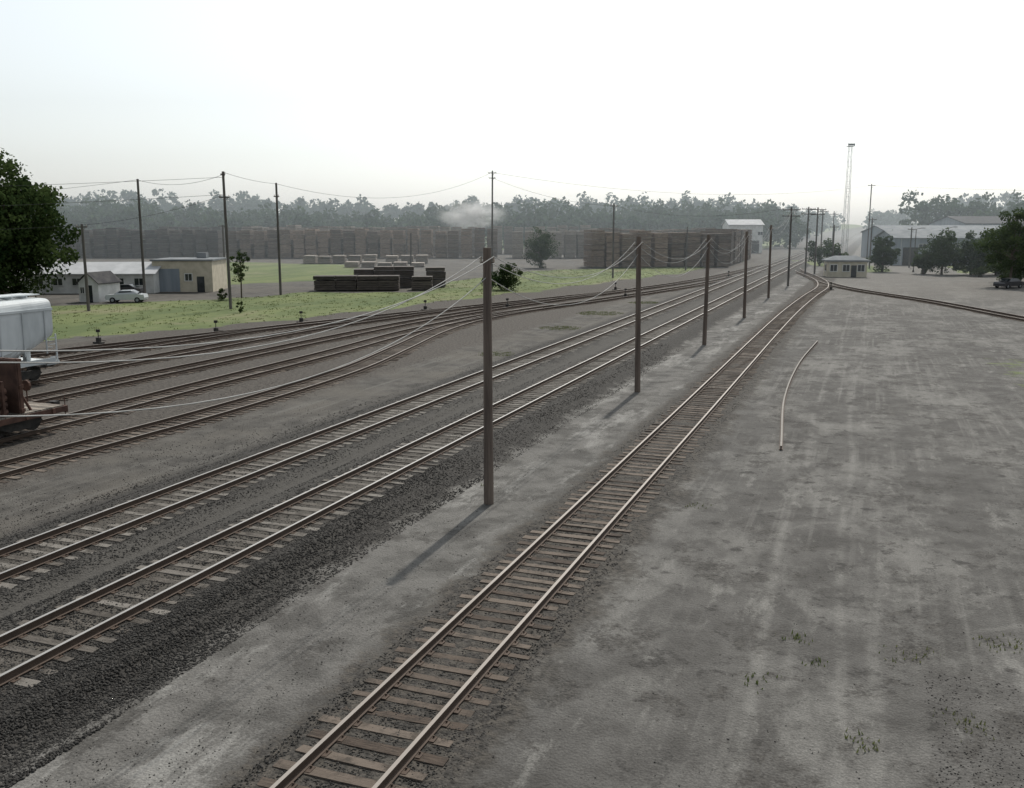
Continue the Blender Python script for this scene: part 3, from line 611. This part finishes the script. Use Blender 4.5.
def hopper(l,s_end,ln=15.5):
    x,y=T(l,s_end-ln/2); e=empty('covered_hopper_car',(x,y,.05),-TH)
    E=ln/2-.35
    ys=[-E,-E+.08,-E+1.4,-E+2.6,-4.4,-3.9,-2.5,-1.4,-.9,0,.9,1.4,2.5,3.9,4.4,E-2.6,E-1.4,E-.08,E]
    zb=[2.75,2.6,2.0,1.5,1.1,1.0,1.0,1.1,1.25,1.0,1.25,1.1,1.0,1.0,1.1,1.5,2.0,2.6,2.75]
    V=[];F=[];n=36
    for j,(yy,b) in enumerate(zip(ys,zb)):
        ins=.12 if j in(0,len(ys)-1) else 0
        for i in range(n):
            a=math.pi*(-.5)+2*math.pi*i/n
            cx=math.cos(a); sz=math.sin(a); zt=4.85-ins
            ex=(1.56-ins)*abs(cx)**.27*(1 if cx>0 else -1); zz=(abs(sz)**.42)*(1 if sz>0 else -1)
            z=(zt+b)/2+(zt-b)/2*zz; 
            if z<1.9: ex*=max(.45,.45+.55*(z-.9)/1.)
            V.append((ex,yy,z))
    for j in range(len(ys)-1):
        for i in range(n): F.append((j*n+i,j*n+(i+1)%n,(j+1)*n+(i+1)%n,(j+1)*n+i))
    F.append(tuple(range(n-1,-1,-1))); F.append(tuple((len(ys)-1)*n+i for i in range(n)))
    mkobj('body',V,F,[MHOP],None,[.5]*len(F),e,smooth=False)
    mb=MB()
    for q in(-1.5,1.5): mb.box((q,0,1.32),(.1,ln-.8,.28))
    for q in(-1.55,1.55): mb.box((q,0,4.25),(.1,ln-.8,.14))
    for sg in(-1,1):
        mb.box((0,sg*(ln/2-.5),1.15),(2.9,.9,.2)); mb.box((0,sg*(ln/2-1),1.9),(.3,.3,1.4))
        for q in(-1.45,1.45):
            mb.box((q,sg*(ln/2-.2),2.),(.07,.07,1.6))
            for k in range(4): mb.box((q,sg*(ln/2-.45),1.5+k*.36),(.04,.5,.04))
        for k in range(8): mb.box((1.0*sg,sg*(ln/2-.27),2.0+k*.36),(.45,.04,.04))
        for q in(-.9,-.3,.3,.9): mb.box((q,sg*(ln/2-.3),3.7),(.07,.1,1.9),0,.4)
    for k in range(10): 
        for q in(-1.58,1.58): mb.box((q,-ln/2+1.+k*(ln-2.)/9,3.),(.05,.08,2.5),0,.35)
    for q,w_ in((0,.7),(.65,.2),(-.65,.2)): mb.box((q,0,5.05),(w_,ln-.8,.05),0,.7)
    for k in range(14): mb.box((0,-ln/2+1.2+k*1.0,4.95),(1.5,.06,.12))
    for k in(-5,-2,1.,4.): mb.tube((0,k,4.75),(0,k,5.0),.5,.5,14)
    mb.obj('frame_ladders_and_walkway',[MHOP],e)
    mb=MB()
    for k in(-3.9,0,3.9): mb.box((0,k,.8),(1.3,1.2,.35))
    for sg in(-1,1): truck(mb,sg*(ln/2-2.2)); coupler(mb,sg*ln/2-.3*sg,sg); mb.box((0,sg*(ln/2-.9),1.0),(2.6,1.,.12))
    mb.tube((0,-ln/2+.7,2),(0,-ln/2+.9,2),.3,.3,12)
    mb.obj('trucks_and_gates',[MDARK],e)
hopper(-45.2,41.9); hopper(-45.2,25.2)
hopper(-50,24)
def flatcar(l,s_end,ln=17.):
    x,y=T(l,s_end-ln/2); e=empty('bulkhead_flatcar',(x,y,.05),-TH); yb=ln/2-2.4
    mb=MB(); 
    for k in range(int(ln/.3)): mb.box((0,-ln/2+.15+k*.3,1.12),(2.9,.27,.08),0,random.random())
    mb.obj('deck',[MDECK],e)
    mb=MB()
    for q in(-1.45,1.45):
        mb.box((q,0,.98),(.1,ln,.24),0,.5)
        mb.add([(q-.04,-ln/2+3,.86),(q-.04,ln/2-3.4,.86),(q-.04,ln/2-5,.5),(q-.04,-ln/2+5,.5),(q+.04,-ln/2+3,.86),(q+.04,ln/2-3.4,.86),(q+.04,ln/2-5,.5),(q+.04,-ln/2+5,.5)],[(0,1,2,3),(7,6,5,4),(0,4,5,1),(1,5,6,2),(2,6,7,3),(3,7,4,0)])
        for k in range(12): mb.box((q*1.04,-ln/2+.8+k*1.4,1.0),(.12,.14,.2),0,.8)
    mb.box((0,0,.75),(.5,ln-.6,.5)); 
    for sg in(-1,1): mb.box((0,sg*ln/2,.95),(2.9,.12,.3)); 
    for sg in(-1,1):
        yy=sg*yb; mb.box((0,yy,2.3),(2.8,.08,2.25),0,.3)
        for q in(-1.35,-.7,0,.7,1.35): mb.box((q,yy+sg*.12,2.3),(.13,.16,2.35),0,.6)
        for z in(1.3,2.3,3.4): mb.box((0,yy+sg*.13,z),(2.9,.2,.13),0,.7)
        for q in(-1.1,1.1): mb.tube((q,yy+sg*.15,2.3),(q,yy+sg*.8,1.15),.06,.06,6)
    for k in range(10): 
        for q in(-1.4,1.4): mb.box((q,-yb+.8+k*(2*yb-1.6)/9,1.9),(.1,.12,1.5),0,.4)
    for k in range(9):
        for z in range(4): mb.tube((-1.15+k*.29,-yb+.4,1.32+z*.29),(-1.15+k*.29,yb-.5,1.32+z*.29),.14,.14,8,0,random.random())
    mb.tube((1.3,ln/2+.05,.6),(1.3,ln/2+.05,1.5),.02,.02,5); mb.tube((-.6,ln/2-.2,1.15),(-.6,ln/2-.2,1.9),.03,.03,6); mb.tube((-.6,ln/2-.15,1.9),(-.6,ln/2-.25,1.9),.25,.25,12)
    mb.obj('frame_bulkheads_and_load',[MRUSTY],e)
    mb=MB(); 
    for sg in(-1,1): truck(mb,sg*(ln/2-2.2)); coupler(mb,sg*ln/2-.3*sg,sg)
    mb.obj('trucks',[MDARK],e)
flatcar(-34.4,31.7)
def switch_stand(l,s,tall=.6):
    x,y=T(l,s); mb=MB(); mb.box((0,0,.06),(.9,.3,.12)); mb.box((0,0,.28),(.3,.25,.35)); mb.tube((0,0,.4),(0,0,.75+tall*.3),.035,.035,6); mb.box((0,0,.8+tall*.3),(.3,.03,.22),0,.5,.6); mb.tube((.1,0,.3),(.75,0,.22),.025,.025,6)
    mb.obj('switch_stand',[MDARK],None,(x,y,0),rz=-TH)
for l,s in((-55.5,57),(-51.5,66),(-49.6,76),(-44.5,92),(-37.2,97.5),(-33.4,130),(-5.2,141),(-29,118),(-23.4,170)): switch_stand(l,s)
def car(x,y,rz,mat):
    e=empty('parked_car',(x,y,0),rz); W=.88
    pr=[(-2.2,.35),(-2.25,.7),(-2.1,.92),(-1.2,.98),(-.6,1.42),(.7,1.45),(1.5,1.02),(2.15,.95),(2.25,.6),(2.2,.35)]
    V=[(a,-W*(1 if b<1.1 else .8),b) for a,b in pr]+[(a,W*(1 if b<1.1 else .8),b) for a,b in pr]; n=len(pr)
    F=[tuple(range(n)),tuple(range(2*n-1,n-1,-1))]+[(i,i+n,(i+1)%n+n,(i+1)%n) for i in range(n)]
    mkobj('body',V,F,[mat],None,None,e)
    mb=MB()
    for sg in(-1,1): mb.add([(-1.0,sg*.86,1.02),(1.25,sg*.86,1.04),(.65,sg*.74,1.38),(-.55,sg*.74,1.36)],[(0,1,2,3)])
    mb.add([(-1.25,-.75,1.01),(-1.25,.75,1.01),(-.66,.64,1.4),(-.66,-.64,1.4)],[(0,1,2,3)]); mb.add([(1.54,-.75,1.04),(1.54,.75,1.04),(.78,.64,1.44),(.78,-.64,1.44)],[(0,1,2,3)])
    mb.obj('windows',[MGLASS],e)
    mb=MB()
    for a in(-1.4,1.4):
        for q in(-.82,.82): mb.tube((a,q-.1,.33),(a,q+.1,.33),.33,.33,16); mb.tube((a,q-.11,.33),(a,q+.11,.33),.18,.18,10,1)
    mb.obj('wheels',[MTIRE,MMETAL],e)
car(-45.5,112.5,.1,MCARP); car(-50.,123.5,.0,MCARD); car(71.8,138,.5,MCARD)
# ------------------------------------------------------------------ morning haze over the far yard, and the dust plume behind the stacks (real volumes)
mb=MB(); mb.box((0,430,14),(1500,600,30)); hz=mb.obj('haze',[])
m,nt,out=newmat('morning_haze'); vs=nt.nodes.new('ShaderNodeVolumeScatter'); vs.inputs['Color'].default_value=(.84,.94,1,1); vs.inputs['Density'].default_value=.00085; vs.inputs['Anisotropy'].default_value=.3
nt.links.new(vs.outputs[0],out.inputs['Volume']); hz.data.materials.append(m)
bpy.ops.mesh.primitive_ico_sphere_add(subdivisions=3,radius=1,location=(-14,322,12.5)); pm=bpy.context.object; pm.name='dust_plume'; pm.scale=(14,7,6.5)
m,nt,out=newmat('dust_plume'); P=OBJC(nt)
ln_=nt.nodes.new('ShaderNodeVectorMath'); ln_.operation='LENGTH'; nt.links.new(P,ln_.inputs[0])
fall=SM(nt,ln_.outputs['Value'],.15,1.,1.,0.)
dn=M(nt,'MULTIPLY',M(nt,'MULTIPLY',SM(nt,NOISE(nt,P,1.9,3,.6),.38,.66),fall),.35)
vs=nt.nodes.new('ShaderNodeVolumeScatter'); vs.inputs['Color'].default_value=(1,1,1,1); nt.links.new(dn,vs.inputs['Density']); vs.inputs['Anisotropy'].default_value=.4
nt.links.new(vs.outputs[0],out.inputs['Volume']); pm.data.materials.append(m)
# ------------------------------------------------------------------ light
SUN_AZ=math.radians(18); SUN_EL=math.radians(48)
w=bpy.data.worlds.new('World'); scene.world=w; w.use_nodes=True; nt=w.node_tree
bg=nt.nodes['Background']; sky=nt.nodes.new('ShaderNodeTexSky'); sky.sky_type='NISHITA'; sky.sun_disc=False
sky.sun_elevation=SUN_EL; sky.sun_rotation=SUN_AZ; sky.air_density=1.2; sky.dust_density=2.2; sky.ozone_density=2.; sky.altitude=100
hs=nt.nodes.new('ShaderNodeHueSaturation'); hs.inputs['Saturation'].default_value=.2; nt.links.new(sky.outputs[0],hs.inputs['Color'])
tint=nt.nodes.new('ShaderNodeMix'); tint.data_type='RGBA'; tint.blend_type='MULTIPLY'; tint.inputs[0].default_value=1; nt.links.new(hs.outputs[0],tint.inputs[6]); tint.inputs[7].default_value=(.945,.985,.99,1)
nt.links.new(tint.outputs[2],bg.inputs[0]); bg.inputs[1].default_value=.15
sd=bpy.data.lights.new('sun','SUN'); sd.energy=3.5; sd.angle=math.radians(.7); sd.color=(1,.945,.86)
so=bpy.data.objects.new('sun',sd); scene.collection.objects.link(so)
dv=Vector((math.sin(SUN_AZ)*math.cos(SUN_EL),math.cos(SUN_AZ)*math.cos(SUN_EL),math.sin(SUN_EL)))
so.rotation_euler=(-dv).to_track_quat('-Z','Y').to_euler(); so.location=(0,0,60)
# ------------------------------------------------------------------ camera
cd=bpy.data.cameras.new('camera'); cam=bpy.data.objects.new('camera',cd); scene.collection.objects.link(cam)
cd.sensor_width=36; cd.lens=950/1024*36; cd.clip_end=8000; cd.clip_start=.2
cam.location=(0,0,H); cam.rotation_euler=(math.radians(90)-math.atan(169/950),0,0)
scene.camera=cam
scene.view_settings.view_transform='Standard'; scene.view_settings.look='None'; scene.view_settings.exposure=0
